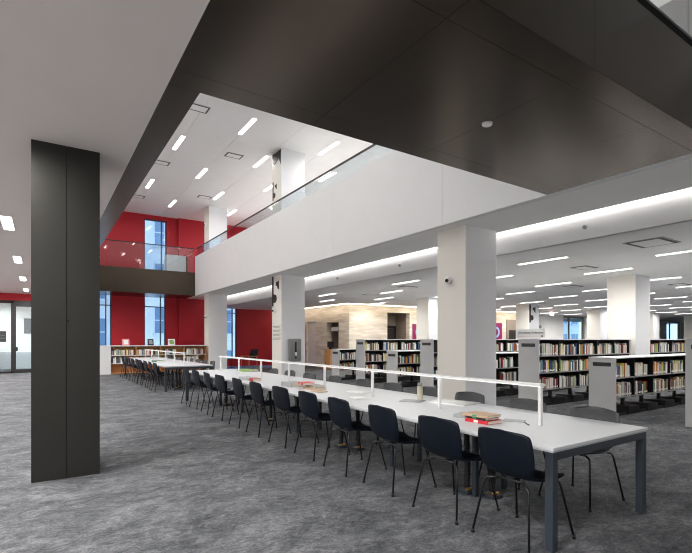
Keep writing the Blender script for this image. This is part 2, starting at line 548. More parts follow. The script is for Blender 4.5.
# travertine block
XT, YT = 13.2, 19.6
m = MB()
m.box(XT, YT, 0, 15.7, YT+0.3, ZC, STONE)
m.box(17.3, YT, 0, 28.5, YT+0.3, ZC, STONE)
m.box(15.7, YT, 3.04, 17.3, YT+0.3, ZC, STONE)
m.box(XT, YT+0.3, 0, XT+0.3, 20.6, ZC, STONE)
m.box(XT, 20.6, 2.5, XT+0.3, 21.8, ZC, STONE)
m.box(XT, 21.8, 0, XT+0.3, 23.0, ZC, STONE)
m.box(XT, 23.0, 2.62, XT+0.3, 24.1, ZC, STONE)
m.box(XT, 24.1, 0, XT+0.3, YR, ZC, STONE)
st(m.build('wall_right'), 'travertine walls of the inner block')
st(B('door_2', XT+0.08, 23.02, 0.01, XT+0.14, 24.08, 2.6, mat('pale_door', (236,230,226), 0.5, noise=0.02)), 'pale door in the travertine wall')
# lift recess
m = MB()
m.box(15.7, YT+1.2, 0, 17.3, YT+1.3, 3.04, TAN)
m.box(15.6, YT+0.3, 0, 15.7, YT+1.3, 3.1, TAN); m.box(17.3, YT+0.3, 0, 17.4, YT+1.3, 3.1, TAN)
m.box(15.7, YT+0.3, 3.04, 17.3, YT+1.3, 3.1, TAN)
st(m.build('wall_recess'), 'tan lined recess in the travertine wall')
t = thing('lift_door', 'dark steel lift doors inside the tan recess', 'lift door', (16.5, YT+1.15, 0))
B('door_leaf', -0.6, -0.03, 0.02, -0.01, 0.03, 2.2, DARKTAN, t); B('door_leaf', 0.01, -0.03, 0.02, 0.6, 0.03, 2.2, DARKTAN, t)
m = MB(); m.box(-0.72, -0.06, 0, -0.6, 0.04, 2.36, FRAME).box(0.6, -0.06, 0, 0.72, 0.04, 2.36, FRAME).box(-0.6, -0.06, 2.22, 0.6, 0.04, 2.36, FRAME).build('surround', t)
# opening with dark room behind
st(MB().box(XT+1.5, 20.4, 0, XT+1.6, 22.0, 2.7, DARKTAN).box(XT+0.3, 20.5, 0, XT+1.5, 20.6, 2.7, TAN).box(XT+0.3, 21.8, 0, XT+1.5, 21.9, 2.7, TAN).box(XT+0.3, 20.6, 2.5, XT+1.5, 21.8, 2.6, TAN).build('wall_niche'), 'dark niche in the travertine wall')
tag(B('hanging_sign', XT+0.05, 20.75, 2.02, XT+0.09, 21.4, 2.24, SHELFW), 'small pale sign hanging in the dark niche', 'sign')
t = thing('service_counter', 'small oak service counter beside the dark niche', 'counter', (XT-0.32, 20.9, 0))
B('front_panel', -0.2, -0.3, 0, 0.2, 0.3, 1.0, WOOD, t, 0.01); B('countertop', -0.24, -0.34, 1.0, 0.24, 0.34, 1.04, WOOD, t)
t = thing('desk_monitor', 'dark monitor with a blue screen on the oak counter', 'monitor', (XT-0.32, 20.9, 1.041), math.radians(200))
B('screen', -0.02, -0.2, 0.12, 0.02, 0.2, 0.42, SHELFB, t); B('display', -0.026, -0.185, 0.135, -0.02, 0.185, 0.405, PBLUE, t); B('stand', -0.06, -0.08, 0, 0.06, 0.08, 0.13, SHELFB, t)
# wall wash lights along the travertine
st(MB().box(XT-0.42, YT-0.42, ZC-0.025, XT-0.32, YR, ZC-0.002, L_WASH).build('trim_4'), 'warm wall-wash line above the travertine side')
st(MB().box(XT-0.32, YT-0.42, ZC-0.025, 28.5, YT-0.32, ZC-0.002, L_WASH).build('trim_5'), 'warm wall-wash line above the travertine front')
# far library walls
m = MB()
def seg(a, b): m.box(a, YT+0.6, 0, b, YT+0.9, ZC, WHITE)
seg(28.5, 33.4); seg(36.4, 51.0); seg(54.2, 62)
m.box(28.2, YT+0.3, 0, 28.5, YT+0.9, ZC, WHITE)
st(m.build('wall_far'), 'white far wall of the library')
st(B('wall_end', 61.8, -7, 0, 62, YT+0.9, ZC, WHITE))
def lib_window(n, a, b, label):
    t = sroot('window_%d' % n); t['label'] = label
    mm = MB(); y0, y1 = YT+0.7, YT+0.8
    w = 0.12
    mm.box(a, y0, 0, a+w, y1, ZC, TAN).box(b-w, y0, 0, b, y1, ZC, TAN).box(a, y0, ZC-w, b, y1, ZC, TAN).box(a, y0, 0, b, y1, w, TAN)
    mm.box(a+(b-a)*0.3, y0, 0, a+(b-a)*0.3+w, y1, ZC, TAN)
    mm.build('window_frame', t)
    B('window_pane', a+0.02, y0+0.04, 0.02, b-0.02, y0+0.05, ZC-0.02, GLASS, t)
lib_window(5, 33.4, 36.4, 'far bright window beyond the bookcases')
lib_window(6, 51.0, 54.2, 'farthest blue window at the right end of the library')
outer_building(30, 60, 34, 12, 'distant pale facade beyond the library windows', 6, 12, 0)

# ---------------------------------------------------------------- columns
def glyph(face, m, u0, z0, s):
    """black bar, flag and bump shape; face='x' lies on a -X face (u runs along -Y), 'y' on a -Y face (u along +X)"""
    bar = [(0, 0), (0.13, 0), (0.13, 1.06), (0, 1.06)]
    flag = [(0.33, 0.82), (0.56, 0.86), (0.56, 0.55), (0.46, 0.6), (0.40, 0.7), (0.31, 0.7)]
    bump = [(0.13, 0.12)] + [(0.22+0.17*math.cos(a), 0.26+0.15*math.sin(a)) for a in [-1.6+i*0.4 for i in range(9)]] + [(0.13, 0.42)]
    for sh in (bar, flag, bump):
        if face[0] == 'x':
            m.prism([(u0 - u*s, z0 + z*s) for u, z in sh], 'x', face[1]-0.006, face[1], INK)
        else:
            m.prism([(u0 + u*s, z0 + z*s) for u, z in sh], 'y', face[1]-0.006, face[1], INK)
def column(x, y, w, d, z0, z1, label, warm=True):
    m = MB()
    m.box(x, y, z0, x+w, y+d, z1, COOLW, 0.004)
    n = [i for i, f in enumerate(m.f)]
    # thin warm sheet puts the lit look of the -X side into colour
    c = m.build('column')
    st(c, label)
    B('lit_side_sheet', x-0.004, y+0.005, z0, x, y+d-0.005, z1, COLLIT, c)
    return c
XC = 7.0
cols = {}
for k, (y, nm) in enumerate([(6.27, 'nearest'), (14.6, 'middle'), (22.85, 'farthest')]):
    cols[k] = column(XC, y, 0.92, 0.78, 0, ZS, 'white column under the beam, %s one' % nm)
    cu = column(XC, y, 0.92, 0.78, ZF2, ZU, 'upper white column, above the %s beam column' % nm)
    if k == 1:
        m = MB(); m.prism([(y+0.03, ZU-0.02), (y+0.74, ZU-0.02), (y+0.74, ZU-0.3), (y+0.55, ZU-0.42), (y+0.2, ZU-0.3), (y+0.05, ZU-0.55)], 'x', XC-0.012, XC-0.006, INK)
        glyph(('x', XC-0.006), m, y+0.72, 6.55, 0.62)
        m.build('number_mark', cu)
m = MB(); glyph(('x', XC-0.006), m, 15.37, 2.75, 1.02); m.build('number_mark', cols[1])
m = MB()
for z in (2.02, 1.88, 1.74, 1.6):
    m.box(XC-0.008, 14.66, z, XC-0.004, 15.3, z+0.018, DASH)
    m.box(XC-0.008, 14.75, z-0.045, XC-0.004, 15.3, z-0.035, DASH)
m.build('wayfinding_lines', cols[1])
column(XC, -2.0, 0.92, 0.78, 0, ZS, 'white column under the beam, out of the frame')
lib = {}
for x, xn in [(13.9, 'first'), (20.9, 'second'), (27.8, 'third'), (34.7, 'fourth'), (41.6, 'fifth')]:
    for y, yn in [(6.27, 'near'), (14.52, 'far')]:
        lib[(x, y)] = column(x, y, 0.86, 0.78, 0, ZC, 'white library column, %s row, %s from the beam' % (yn, xn))
m = MB(); glyph(('y', 14.514), m, 20.93, 2.44, 0.93); m.build('number_mark', lib[(20.9, 14.52)])
# dark bronze column
c = B('column', -0.08, 6.0, 0, 0.245, 6.65, ZL, BRONZEC); st(c, 'tall dark bronze clad column near the camera')
B('cladding_panel', 0.251, 6.0, 0, 0.575, 6.65, ZL, BRONZEC, c)
B('joint_backing', -0.07, 6.012, 0, 0.565, 6.64, ZL-0.005, BLACKG, c)
MB().tube([(0.262, 5.997, 1.75), (0.262, 6.001, 1.75)], 0.012, BLACKG).build('lock_dot', c)

# ---------------------------------------------------------------- ceiling fixtures
def light_proto(name, w, l, em, label, cat, group, power):
    t = thing(name, label, cat, (0,0,0), 0, group)
    lamp_in(t, power, -0.03, 2, l)
    B('diffuser', -w/2, -l/2, -0.012, w/2, l/2, 0.0, em, t)
    MB().box(-w/2-0.012, -l/2-0.012, -0.008, -w/2, l/2+0.012, 0, RAILW).box(w/2, -l/2-0.012, -0.008, w/2+0.012, l/2+0.012, 0, RAILW).box(-w/2, -l/2-0.012, -0.008, w/2, -l/2, 0, RAILW).box(-w/2, l/2, -0.008, w/2, l/2+0.012, 0, RAILW).build('rim', t)
    return t
def place_lights(proto, pts, z, labf):
    for i, p in enumerate(pts):
        o = proto if i == 0 else dup(proto)
        o.location = (p[0], p[1], z - 0.001)
        o['label'] = labf(i, p)
up_pts = []
for j, y in enumerate([6.4, 8.85, 11.3, 13.73, 16.15, 18.6, 21.05, 23.5]):
    for i, x in enumerate([-2.02, -0.54, 0.95, 2.43, 3.91, 5.4, 6.89, 8.38, 9.8, 11.3, 12.8]):  # first two lines are unseen, added to light the upper left wall
        if (i + j) % 2 == 0:
            up_pts.append((x, y, i, j))
pu = light_proto('linear_ceiling_light', 0.13, 1.25, L_UP, '', 'ceiling light', 'recessed bar lights in the high ceiling', P_UP)
place_lights(pu, up_pts, ZU, lambda i, p: 'bar light in the high ceiling, %s row from the red wall, %s line over' % (ORD[7-p[3]], ORD[p[2]]))
lib_pts = []
for i in range(20):
    x = 9.7 + 1.46 * i
    for j, y in enumerate([-5.8, -3.4, -1.0, 1.55, 4.0, 6.4, 8.9, 11.2, 13.7, 16.0, 18.4]):  # two foremost rows are unseen, added to light camera-facing sides
        if (i + j) % 2 == 1:
            if 13.7 < x < 14.9 and abs(y-6.6) < 1: continue
            if x > 13.0 and y > 18.9: continue
            lib_pts.append((x, y, i, j))
pl = light_proto('linear_ceiling_light', 0.09, 1.22, L_LIB, '', 'ceiling light', 'bar lights over the bookcases', P_LIB)
place_lights(pl, lib_pts, ZC, lambda i, p: 'bar light over the bookcases, %s line from the beam, %s row back' % (ordn(p[2]), ORD[p[3]]))
pf = light_proto('linear_ceiling_light', 0.16, 1.15, L_LEFT, '', 'ceiling light', 'bar lights in the low ceiling on the left', P_LEFT)
place_lights(pf, [(xx, y, k) for xx in (-0.5, -3.2) for k, y in enumerate([1.3-4.6, 1.3, 5.9, 10.55, 15.2, 19.8, 24.2])], ZL, lambda i, p: ('bar light in the low left ceiling, %s from the glazed partition' if p[0] > -1 else 'unseen added bar light along the left wall, %s from the glazed partition') % ORD[6-p[2]])  # line by the left wall is unseen, added to brighten this side
# vents
def vent_proto(s):
    t = thing('ceiling_vent', '', 'air vent')
    MB().box(-s*0.82, -s*0.5, -0.02, s*0.82, s*0.5, -0.012, CEIL).build('core_panel', t)
    m = MB()
    for k in (-1, 1):
        m.box(-s*0.9, k*s*0.58-0.018, -0.016, s*0.9, k*s*0.58+0.018, -0.013, VENTD)
        m.box(k*s*0.9-0.018, -s*0.6, -0.016, k*s*0.9+0.018, s*0.6, -0.013, VENTD)
    m.build('slot', t)
    MB().box(-s, -s*0.7, -0.013, s, s*0.7, -0.001, VENT).build('frame', t)
    return t
vp = vent_proto(0.3)
for i, (x, y) in enumerate([(3.79, 13.4), (5.85, 16.16), (3.79, 18.3), (3.78, 23.2), (6.4, 21.6)]):
    o = vp if i == 0 else dup(vp)
    o.location = (x, y, ZU); o['group'] = 'vents in the high ceiling'
    o['label'] = 'grey air vent in the high ceiling, ' + ['left side near the bridge', 'middle beside the upper column', 'left side halfway back', 'left side by the red wall', 'middle near the red wall'][i]
for i, (x, y) in enumerate([(9.6, 4.05), (11.5, 6.4), (15.2, 8.85), (17.6, 6.6), (11.1, 14.9), (10.6, 12.1)]):
    o = dup(vp); o.location = (x, y, ZC); o['group'] = 'vents in the library ceiling'
    o.rotation_euler = (0, 0, 0)
    o['label'] = 'square air vent over the bookcases, ' + ['nearest and largest one', 'before the near library column', 'beyond the near library column', 'right of the near library column', 'left by the travertine', 'left above the tall row'][i]
    if i == 0: o.scale = (1.3, 1.6, 1)
# sensors
def dome(name, label, loc, axis):
    t = thing(name, label, 'camera', loc)
    d = {'x': Vector((-1,0,0)), 'y': Vector((0,-1,0))}[axis]
    MB().tube([(0,0,0), d*0.05], 0.085, SENSOR, 20).build('base', t)
    MB().tube([d*0.05, d*0.075, d*0.1, d*0.115], [0.075, 0.07, 0.05, 0.02], SENSOR, 20).build('dome', t)
    q = d + Vector((0, -0.5, -0.35)); q.normalize()
    MB().tube([d*0.05+q*0.04, d*0.05+q*0.085], 0.034, SHELFB, 14).build('lens', t)
    return t
dome('security_camera', 'white dome security camera on the nearest beam column', (XC-0.006, 6.7, 2.77), 'x')
dome('security_camera', 'white dome camera below the black mark on the middle column', (XC-0.006, 15.1, 2.6), 'x')
dome('security_camera', 'small white camera on the farthest lower beam column', (XC-0.006, 23.3, 2.7), 'x')
dome('security_camera', 'small white camera on the farthest upper column', (XC-0.006, 23.3, 7.35), 'x')
MB_ = MB().tube([(0,0,0), (0,0,-0.02), (0,0,-0.03)], [0.056, 0.05, 0.03], SENSOR, 20).build('smoke_detector'); MB_.location = (3.92, 3.22, ZS)
tag(MB_, 'round white detector on the dark bronze soffit', 'smoke detector')
for i, y in enumerate([4.6, 9.8, 13.0]):
    o = MB().tube([(0,0,0), (-0.04,0,0)], 0.035, SHELFG, 14).build('cove_sensor'); o.location = (8.30, y, 3.6)
    tag(o, 'small grey sensor on the lit cove upstand, %s from the front' % ORD[i], 'sensor', 'sensors on the cove')

# ---------------------------------------------------------------- chairs
def catmull(P, n):
    out = []
    for i in range(len(P)-1):
        p0, p1, p2, p3 = P[max(i-1,0)], P[i], P[i+1], P[min(i+2, len(P)-1)]
        for k in range(n):
            t = k/n
            out.append(tuple(0.5*((2*b)+(-a+c)*t+(2*a-5*b+4*c-d)*t*t+(-a+3*b-3*c+d)*t**3) for a, b, c, d in zip(p0, p1, p2, p3)))
    out.append(P[-1])
    return out
def shell_mesh(material):
    prof = [(-0.262,0.838,0.150),(-0.260,0.828,0.196),(-0.255,0.80,0.214),(-0.243,0.72,0.222),(-0.226,0.63,0.222),(-0.207,0.55,0.214),(-0.182,0.493,0.200),
            (-0.135,0.458,0.196),(-0.06,0.440,0.212),(0.04,0.436,0.224),(0.13,0.444,0.222),(0.195,0.448,0.208),(0.225,0.442,0.180),(0.235,0.432,0.13)]
    P = catmull(prof, 2)
    nv = 12
    top = []
    for i, (x, z, hw) in enumerate(P):
        a = max(0.0, min(1.0, (z-0.45)/0.2))     # 1 on the back, 0 on the seat
        row = []
        for j in range(nv+1):
            v = -1 + 2*j/nv
            row.append(Vector((x - 0.02*a + a*0.045*v*v, v*hw*1.13, z + 0.028 + (1-a)*0.028*v*v*v*v - a*0.012*v*v)))
        top.append(row)
    m = MB()
    n, k = len(top), nv+1
    nor = []
    for i in range(n):
        for j in range(k):
            du = top[min(i+1,n-1)][j] - top[max(i-1,0)][j]
            dv = top[i][min(j+1,k-1)] - top[i][max(j-1,0)]
            nor.append(du.cross(dv).normalized())
    for s in (0, 1):
        for i in range(n):
            for j in range(k):
                m.v.append(tuple(top[i][j] + nor[i*k+j]*(0.009*s)))
    for s in (0, 1):
        o = s*n*k
        for i in range(n-1):
            for j in range(k-1):
                m.face((o+i*k+j, o+i*k+j+1, o+(i+1)*k+j+1, o+(i+1)*k+j), material, True)
    N = n*k
    for i in range(n-1):
        for j in (0, k-1):
            m.face((i*k+j, (i+1)*k+j, N+(i+1)*k+j, N+i*k+j), material, True)
    for j in range(k-1):
        for i in (0, n-1):
            m.face((i*k+j, i*k+j+1, N+i*k+j+1, N+i*k+j), material, True)
    return m
def chair_proto(material):
    t = thing('shell_chair', '', 'chair')
    shell_mesh(material).build('seat_shell', t)
    m = MB()
    m.tube([(-0.14,-0.12,0.462),(-0.14,0.12,0.462)], 0.009, CHAIRLEG)
    m.tube([(0.13,-0.12,0.452),(0.13,0.12,0.452)], 0.009, CHAIRLEG)
    m.tube([(-0.14,0.0,0.458),(0.13,0.0,0.452)], 0.009, CHAIRLEG)
    m.build('seat_frame', t)
    for sy in (-1, 1):
        for xs, xm, xf in ((-0.14,-0.19,-0.275), (0.13,0.185,0.285)):
            l = MB()
            l.tube([(xs, sy*0.11, 0.455), ((xs+xm)/2, sy*0.15, 0.454), (xm, sy*0.184, 0.448), (xm*1.03, sy*0.197, 0.434), (xm*1.06, sy*0.203, 0.41), (xf, sy*0.258, 0.012)], 0.0095, CHAIRLEG, 8)
            lg = l.build('leg', t)
            MB().tube([(xf*0.995, sy*0.257, 0.03), (xf, sy*0.258, 0.0)], [0.012, 0.014], RUBBER, 10).build('foot_glide', lg)
    return t
navy = chair_proto(NAVY)
chair_n = 0
def chairs(proto, spots, rz, group, labf, first):
    for i, (x, y) in enumerate(spots):
        o = proto if (first and i == 0) else dup(proto)
        o.location = (x, y, 0); o.rotation_euler = (0, 0, rz + math.radians(R.uniform(-3, 3)))
        o['group'] = group; o['label'] = labf(i)
T1N, T1F, T2N, T2F = 1.935, 12.0, 14.3, 22.1
TX0, TX1 = 3.07, 4.51
near1 = [(3.17 + R.uniform(-0.015, 0.015), y + 0.08) for y in (2.18, 2.88, 3.69, 4.5, 5.29, 6.12, 7.02, 7.90, 8.83, 9.68, 10.52, 11.3)]
chairs(navy, near1, 0, 'navy chairs on the aisle side of the front table',
       lambda i: 'navy shell chair on the aisle side of the front table, %s from its near end' % ORD[i], True)
navy_lit = chair_proto(NAVYLIT)
fy = [2.48, 3.24, 4.09, 4.88, 5.65, 6.45, 7.4, 8.35, 9.26, 10.05, 10.99]
far1 = [(4.42 + R.uniform(-0.03, 0.03), y) for y in fy]
chairs(navy_lit, far1, math.pi, 'sheen-grey chairs on the column side of the front table',
       lambda i: 'sheen-grey shell chair on the column side of the front table, %s from its near end' % ORD[i], True)
near2 = [(3.11 + R.uniform(-0.02, 0.02), 14.75 + 0.80*k) for k in range(9)]
chairs(navy, near2, 0, 'navy chairs on the aisle side of the rear table',
       lambda i: 'navy shell chair on the aisle side of the rear table, %s from its near end' % ORD[i], False)
far2 = [(4.42 + R.uniform(-0.03, 0.03), 14.8 + 0.85*k) for k in range(8)]
chairs(navy_lit, far2, math.pi, 'sheen-grey chairs on the column side of the rear table',
       lambda i: 'sheen-grey shell chair on the column side of the rear table, %s from its near end' % ORD[i], False)

# ---------------------------------------------------------------- long tables
def long_table(y0, y1, label, nposts, ypost, legs_y):
    t = thing('reading_table', label, 'table', ((TX0+TX1)/2, y0, 0))
    ox, oy = (TX0+TX1)/2, y0
    hw, ln = (TX1-TX0)/2, y1-y0
    m = MB()
    n = max(1, round(ln/2.5)); s = ln/n
    for k in range(n):
        m.box(-hw, k*s+(0.0015 if k else 0), 0.738, hw, (k+1)*s-(0.0015 if k < n-1 else 0), 0.762, TABLETOP, 0.003)
    m.build('tabletop', t)
    B('edge_band', -hw+0.004, 0.004, 0.726, hw-0.004, ln-0.004, 0.738, EDGE, t)
    m = MB()
    m.box(-hw+0.06, 0.006, 0.666, hw-0.06, 0.055, 0.726, STEEL); m.box(-hw+0.06, ln-0.055, 0.666, hw-0.06, ln-0.01, 0.726, STEEL)
    m.box(-hw+0.2, 0.055, 0.676, -hw+0.24, ln-0.055, 0.726, STEEL); m.box(hw-0.24, 0.055, 0.676, hw-0.2, ln-0.055, 0.726, STEEL)
    m.build('apron', t)
    for sx in (-1, 1):
        for yy_ in (0.0, ln-0.07):
            a = -hw+0.004 if sx < 0 else hw-0.074
            B('leg', a, yy_+0.006, 0.0, a+0.066, yy_+0.07, 0.726, STEEL, t, 0.004)
    for ly in legs_y:
        for a in (-0.24, 0.2):
            B('leg', a, ly, 0.0, a+0.05, ly+0.05, 0.726, STEEL, t, 0.004)
    rail = MB().box(-0.045, ypost-0.03, 0.378+0.742, 0.045, ypost+(nposts-1)*1.27+0.03, 0.40+0.742, RAILW, 0.004).build('light_rail', t)
    B('led_strip', -0.02, ypost, 0.372+0.742, 0.02, ypost+(nposts-1)*1.27, 0.378+0.742, L_TASK, rail)
    for k in range(nposts):
        B('post', -0.016, ypost+1.27*k-0.016, 0.762, 0.016, ypost+1.27*k+0.016, 0.372+0.742, RAILW, rail, 0.003)
    return t
long_table(T1N, T1F, 'white long reading table in front, beside the nearest white column', 8, 0.58, [1.12, 2.4, 4.9, 7.4, 8.8])
long_table(T2N, T2F, 'white long reading table behind, near the oak bookcase', 6, 0.65, [1.2, 3.8, 6.4])
def cable_riser(x, y, label):
    t = thing('cable_riser', label, 'cable sleeve', (x, y, 0), 0, 'spiral cable sleeves under the tables')
    m = MB()
    pts, rr = [], []
    for k in range(46):
        z = 0.05 + 0.66*k/45
        pts.append((0.008*math.sin(z*9), 0.006*math.cos(z*7), z)); rr.append(0.034 if k % 2 else 0.026)
    m.tube(pts, rr, RUBBER, 12); m.build('sleeve', t)
    MB().box(-0.07, -0.07, 0, 0.07, 0.07, 0.035, STEEL, 0.006).build('base', t)
    MB().tube([(-0.05,-0.03,0.045),(0.03,-0.05,0.045)], 0.016, BRASS, 10).build('plug', t)
for i, (x, y, l) in enumerate([(3.60, 3.21, 'black ribbed cable sleeve beneath the front table, closest to its near end'), (3.70, 2.98, 'black ribbed cable sleeve with brass plug beside the closest one'),
      (3.60, 5.55, 'black ribbed cable sleeve under the front table, third from its near end'), (3.72, 5.3, 'black ribbed cable sleeve under the front table, fourth from its near end'),
      (3.65, 8.1, 'black ribbed cable sleeve under the front table, fifth from its near end'), (3.65, 10.6, 'black ribbed cable sleeve under the far end of the front table'),
      (3.6, 15.1, 'black ribbed cable sleeve under the rear table near its front'), (3.75, 15.35, 'black ribbed cable sleeve under the rear table behind another sleeve')]):
    cable_riser(x, y, l)

# ---------------------------------------------------------------- bookcases
PAL = [(236,232,224),(28,28,32),(150,36,38),(40,62,110),(214,196,160),(60,110,84),(206,120,44),(96,96,100),(222,206,96),(120,60,90),(70,130,170),(228,224,216),(186,60,50),(46,44,60),(170,168,162),(246,244,238),(84,60,44),(130,160,90)]
PNAME = ['white','black','dark red','navy blue','cream','green','orange','grey','yellow','purple','light blue','off-white','red','dark violet','pale grey','bright white','brown','olive']
CM = [mat('cover_' + n.replace(' ', '_'), c, 0.5, noise=0.06, nscale=30) for n, c in zip(PNAME, PAL)]
def book_geo(m, x, y, z, w, d, h, cm, sticker=True):
    """standing book: spine faces -Y at y, pages inside boards"""
    b = 0.08*w
    m.box(x, y, z, x+w, y+0.012, z+h, cm)
    m.box(x, y+0.012, z, x+b, y+d, z+h, cm); m.box(x+w-b, y+0.012, z, x+w, y+d, z+h, cm)
    m.box(x+b, y+0.012, z+0.004, x+w-b, y+d-0.006, z+h-0.006, PAGES)
    if sticker: m.box(x+0.06*w, y-0.001, z+0.03*h/0.24, x+0.94*w, y, z+0.07*h/0.24, STICK)
unit_books = []
for cm in CM:
    m = MB(); book_geo(m, 0, 0, 0, 1, 1, 0.24, cm)
    # unit thickness 1, depth 1 -> rebuilt below with sane proportions
    m = MB()
    m.box(0, 0, 0, 1, 0.06, 1, cm); m.box(0, 0.06, 0, 0.09, 1, 1, cm); m.box(0.91, 0.06, 0, 1, 1, 1, cm)
    m.box(0.09, 0.06, 0.015, 0.91, 0.97, 0.975, PAGES); m.box(0.05, -0.005, 0.1, 0.95, 0, 0.24, STICK)
    unit_books.append(m.mesh('book'))
singles, mass = [], []
def fill(x0, x1, y, z, hmax, score, where):
    """books along a shelf between x0 and x1; gap at random ends"""
    x = x0 + 0.02
    end = x1 - 0.02 - (R.random()**2)*0.28*(x1-x0)
    k = 0
    while x < end:
        w = R.choice([0.018, 0.024, 0.03, 0.034, 0.042, 0.05])
        h = min(hmax, R.uniform(0.2, 0.29)); d = R.uniform(0.14, 0.19)
        if x + w > end: break
        singles.append((score(x), x, y + R.uniform(0, 0.012), z, w, d, h, (R.randrange(len(CM)) if R.random() < 0.6 else R.choice([0, 4, 11, 14, 15, 15, 0])), (ordn(k), where), k))
        x += w + (0.001 if R.random() < 0.93 else R.uniform(0.01, 0.06)); k += 1
XS = 9.55
def bookcase(y0, tall, x0, x1, label, rowname, books=True, prio=99.0, bend=True):
    t = thing('library_bookcase', label, 'bookshelf', (x0, y0, 0), 0, 'grey library bookcase rows')
    D = 0.54; H = 1.54 if tall else 1.165; L = x1-x0
    n = max(1, round(L/0.86)); s = L/n
    tiers = [0.39, 0.78, 1.175][:3 if tall else 2]
    for xx in (0, L-0.03):
        p = MB().box(xx, 0, 0.0, xx+0.03, D, H, SHELFW, 0.003).build('end_panel', t)
        if xx == 0:
            q = MB().box(-0.006, 0.09, H-0.16, 0, D-0.09, H-0.08, PLATE)
            for k in range(2): q.box(-0.008, 0.11, H-0.142+k*0.03, -0.006, D-0.11, H-0.137+k*0.03, DASH)
            q.build('label_plate', p)
    MB().box(-0.004, -0.006, H, L+0.004, D+0.006, H+0.022, SHELFW, 0.003).build('top_panel', t)
    MB().box(0.03, D/2-0.006, 0.36, L-0.03, D/2+0.006, H, SHELFB).build('back_panel', t)
    for k in range(n):
        a, b = 0.03 if k == 0 else k*s+0.012, (k+1)*s-(0.03 if k == n-1 else 0.012)
        for z in tiers:
            q = MB().box(a, 0.02, z-0.022, b, D/2-0.006, z, SHELFB)
            q.box(a, 0.014, z-0.024, b, 0.02, z+0.004, SHELFG if z < 2 else SHELFB)
            q.build('shelf', t)
            MB().box(a, D/2+0.006, z-0.022, b, D-0.02, z, SHELFB).build('shelf', t)
    for k in range(n+1):
        xx = min(max(k*s, 0.045), L-0.045)
        MB().box(xx-0.012, 0.03, 0.34, xx+0.012, D-0.03, H, SHELFB).box(xx-0.03, D/2-0.03, 0.0, xx+0.03, D/2+0.03, 0.36, SHELFB).build('upright', t)
        if 0 < k < n:
            MB().prism([(xx-0.27, 0.0), (xx+0.27, 0.0), (xx+0.21, 0.16), (xx-0.21, 0.16)], 'y', 0.03, D-0.03, SHELFB).build('base_foot', t)
    MB().box(0.03, 0.05, 0.0, L-0.03, 0.11, 0.05, SHELFB).box(0.03, D-0.11, 0.0, L-0.03, D-0.05, 0.05, SHELFB).build('base_bar', t)
    if books:
        for k in range(n):
            a, b = x0+max(k*s+0.0, 0.045), x0+min((k+1)*s-0.005, L-0.05)
            for zi, z in enumerate(tiers):
                tn = ['lowest', 'second', 'top'][zi] if tall else ['lower', 'upper'][zi]
                if R.random() < 0.04 and prio > 3: continue
                fill(a, b, y0+0.03, z+0.001, 0.34, (lambda x, p=prio: p + (x-x0)*0.2), '%s shelf, %s bay of %s' % (tn, ORD[k], rowname))
    return t
ROWS = [(2.95, True, XS, 15.5, 'tall grey bookcase row closest to the camera, only its end seen', 'the closest row', 50.0),
        (4.68, False, XS, 14.6, 'low grey bookcase row in front of the tall sign row', 'the low front row', 0.0),
        (6.38, True, XS, 13.87, 'tall grey bookcase row carrying the collection sign', 'the sign row', 1.0),
        (6.38, True, 14.82, 21.0, 'tall grey bookcase row right of the near library column', 'the far right row', 40.0),
        (8.1, False, XS, 13.8, 'low grey bookcase row mostly hidden behind the sign row', 'a hidden row', 45.0),
        (9.8, True, XS, 13.8, 'tall grey bookcase row just left of the nearest beam column', 'the tall middle row', 46.0),
        (11.42, False, XS, 13.8, 'low grey bookcase row left of the tall middle one', 'a low row', 47.0),
        (13.2, True, XS, 13.8, 'tall grey bookcase row in front of the travertine corner', 'a tall back row', 48.0),
        (14.87, False, XS, 13.8, 'low grey bookcase row farthest back by the oak counter', 'the last row', 49.0)]
for (y0, tall, a, b, lb, rn, pr_) in ROWS:
    bookcase(y0, tall, a, b, lb, rn, True, pr_)

# oak bookcase at the red wall
t = thing('oak_bookcase', 'long low oak bookcase with white top before the red wall', 'bookshelf', (2.0, 23.0, 0))
MB().box(0, 0, 0, 0.64, 0.45, 1.25, SHELFW, 0.004).build('end_cabinet', t)
MB().box(-0.01, -0.01, 1.25, 4.95, 0.46, 1.29, RAILW, 0.004).build('countertop', t)
MB().box(0.64, 0.42, 0.05, 4.92, 0.45, 1.25, WOOD).build('back_panel', t)
bx = [2.64, 3.70, 4.76, 5.84, 6.90]
for x in bx: MB().box(x-2.0-0.018, 0.02, 0, x-2.0+0.018, 0.42, 1.25, WOOD).build('divider', t)
for a, b in zip(bx, bx[1:]):
    for z in (0.05, 0.49, 0.85):
        MB().box(a-2+0.018, 0.01, z-0.03, b-2-0.018, 0.42, z, RAILW if z > 0.1 else WOOD).build('shelf', t)
for i, (a, b) in enumerate(zip(bx, bx[1:])):
    for z, nme in ((0.49, 'lower'), (0.85, 'upper')):
        fill(a+0.03, b-0.03, 23.03, z+0.001, 0.3, (lambda x: 60.0), '%s shelf, %s bay of the oak bookcase' % (nme, ORD[i]))
# make books
singles.sort(key=lambda s: s[0])
own, rest = singles[:300], singles[300:]
for (sc_, x, y, z, w, d, h, ci, where, k) in own:
    o = bpy.data.objects.new('book', unit_books[ci]); COL.objects.link(o)
    o.location = (x, y, z); o.scale = (w, d, h)
    tag(o, '%s %s book, %s along the %s' % ('thick' if w > 0.035 else 'thin', PNAME[ci], where[0], where[1]), 'book', 'books on the low front row and the sign row')
m = MB()
for (sc_, x, y, z, w, d, h, ci, where, k) in rest:
    m.box(x, y, z, x+w, y+0.01, z+h, CM[ci]).box(x, y+0.01, z, x+w, y+d, z+h-0.005, CM[ci])
tag(m.build('shelved_books'), 'many more coloured books filling the farther bookcase rows', 'books', None, 'stuff')

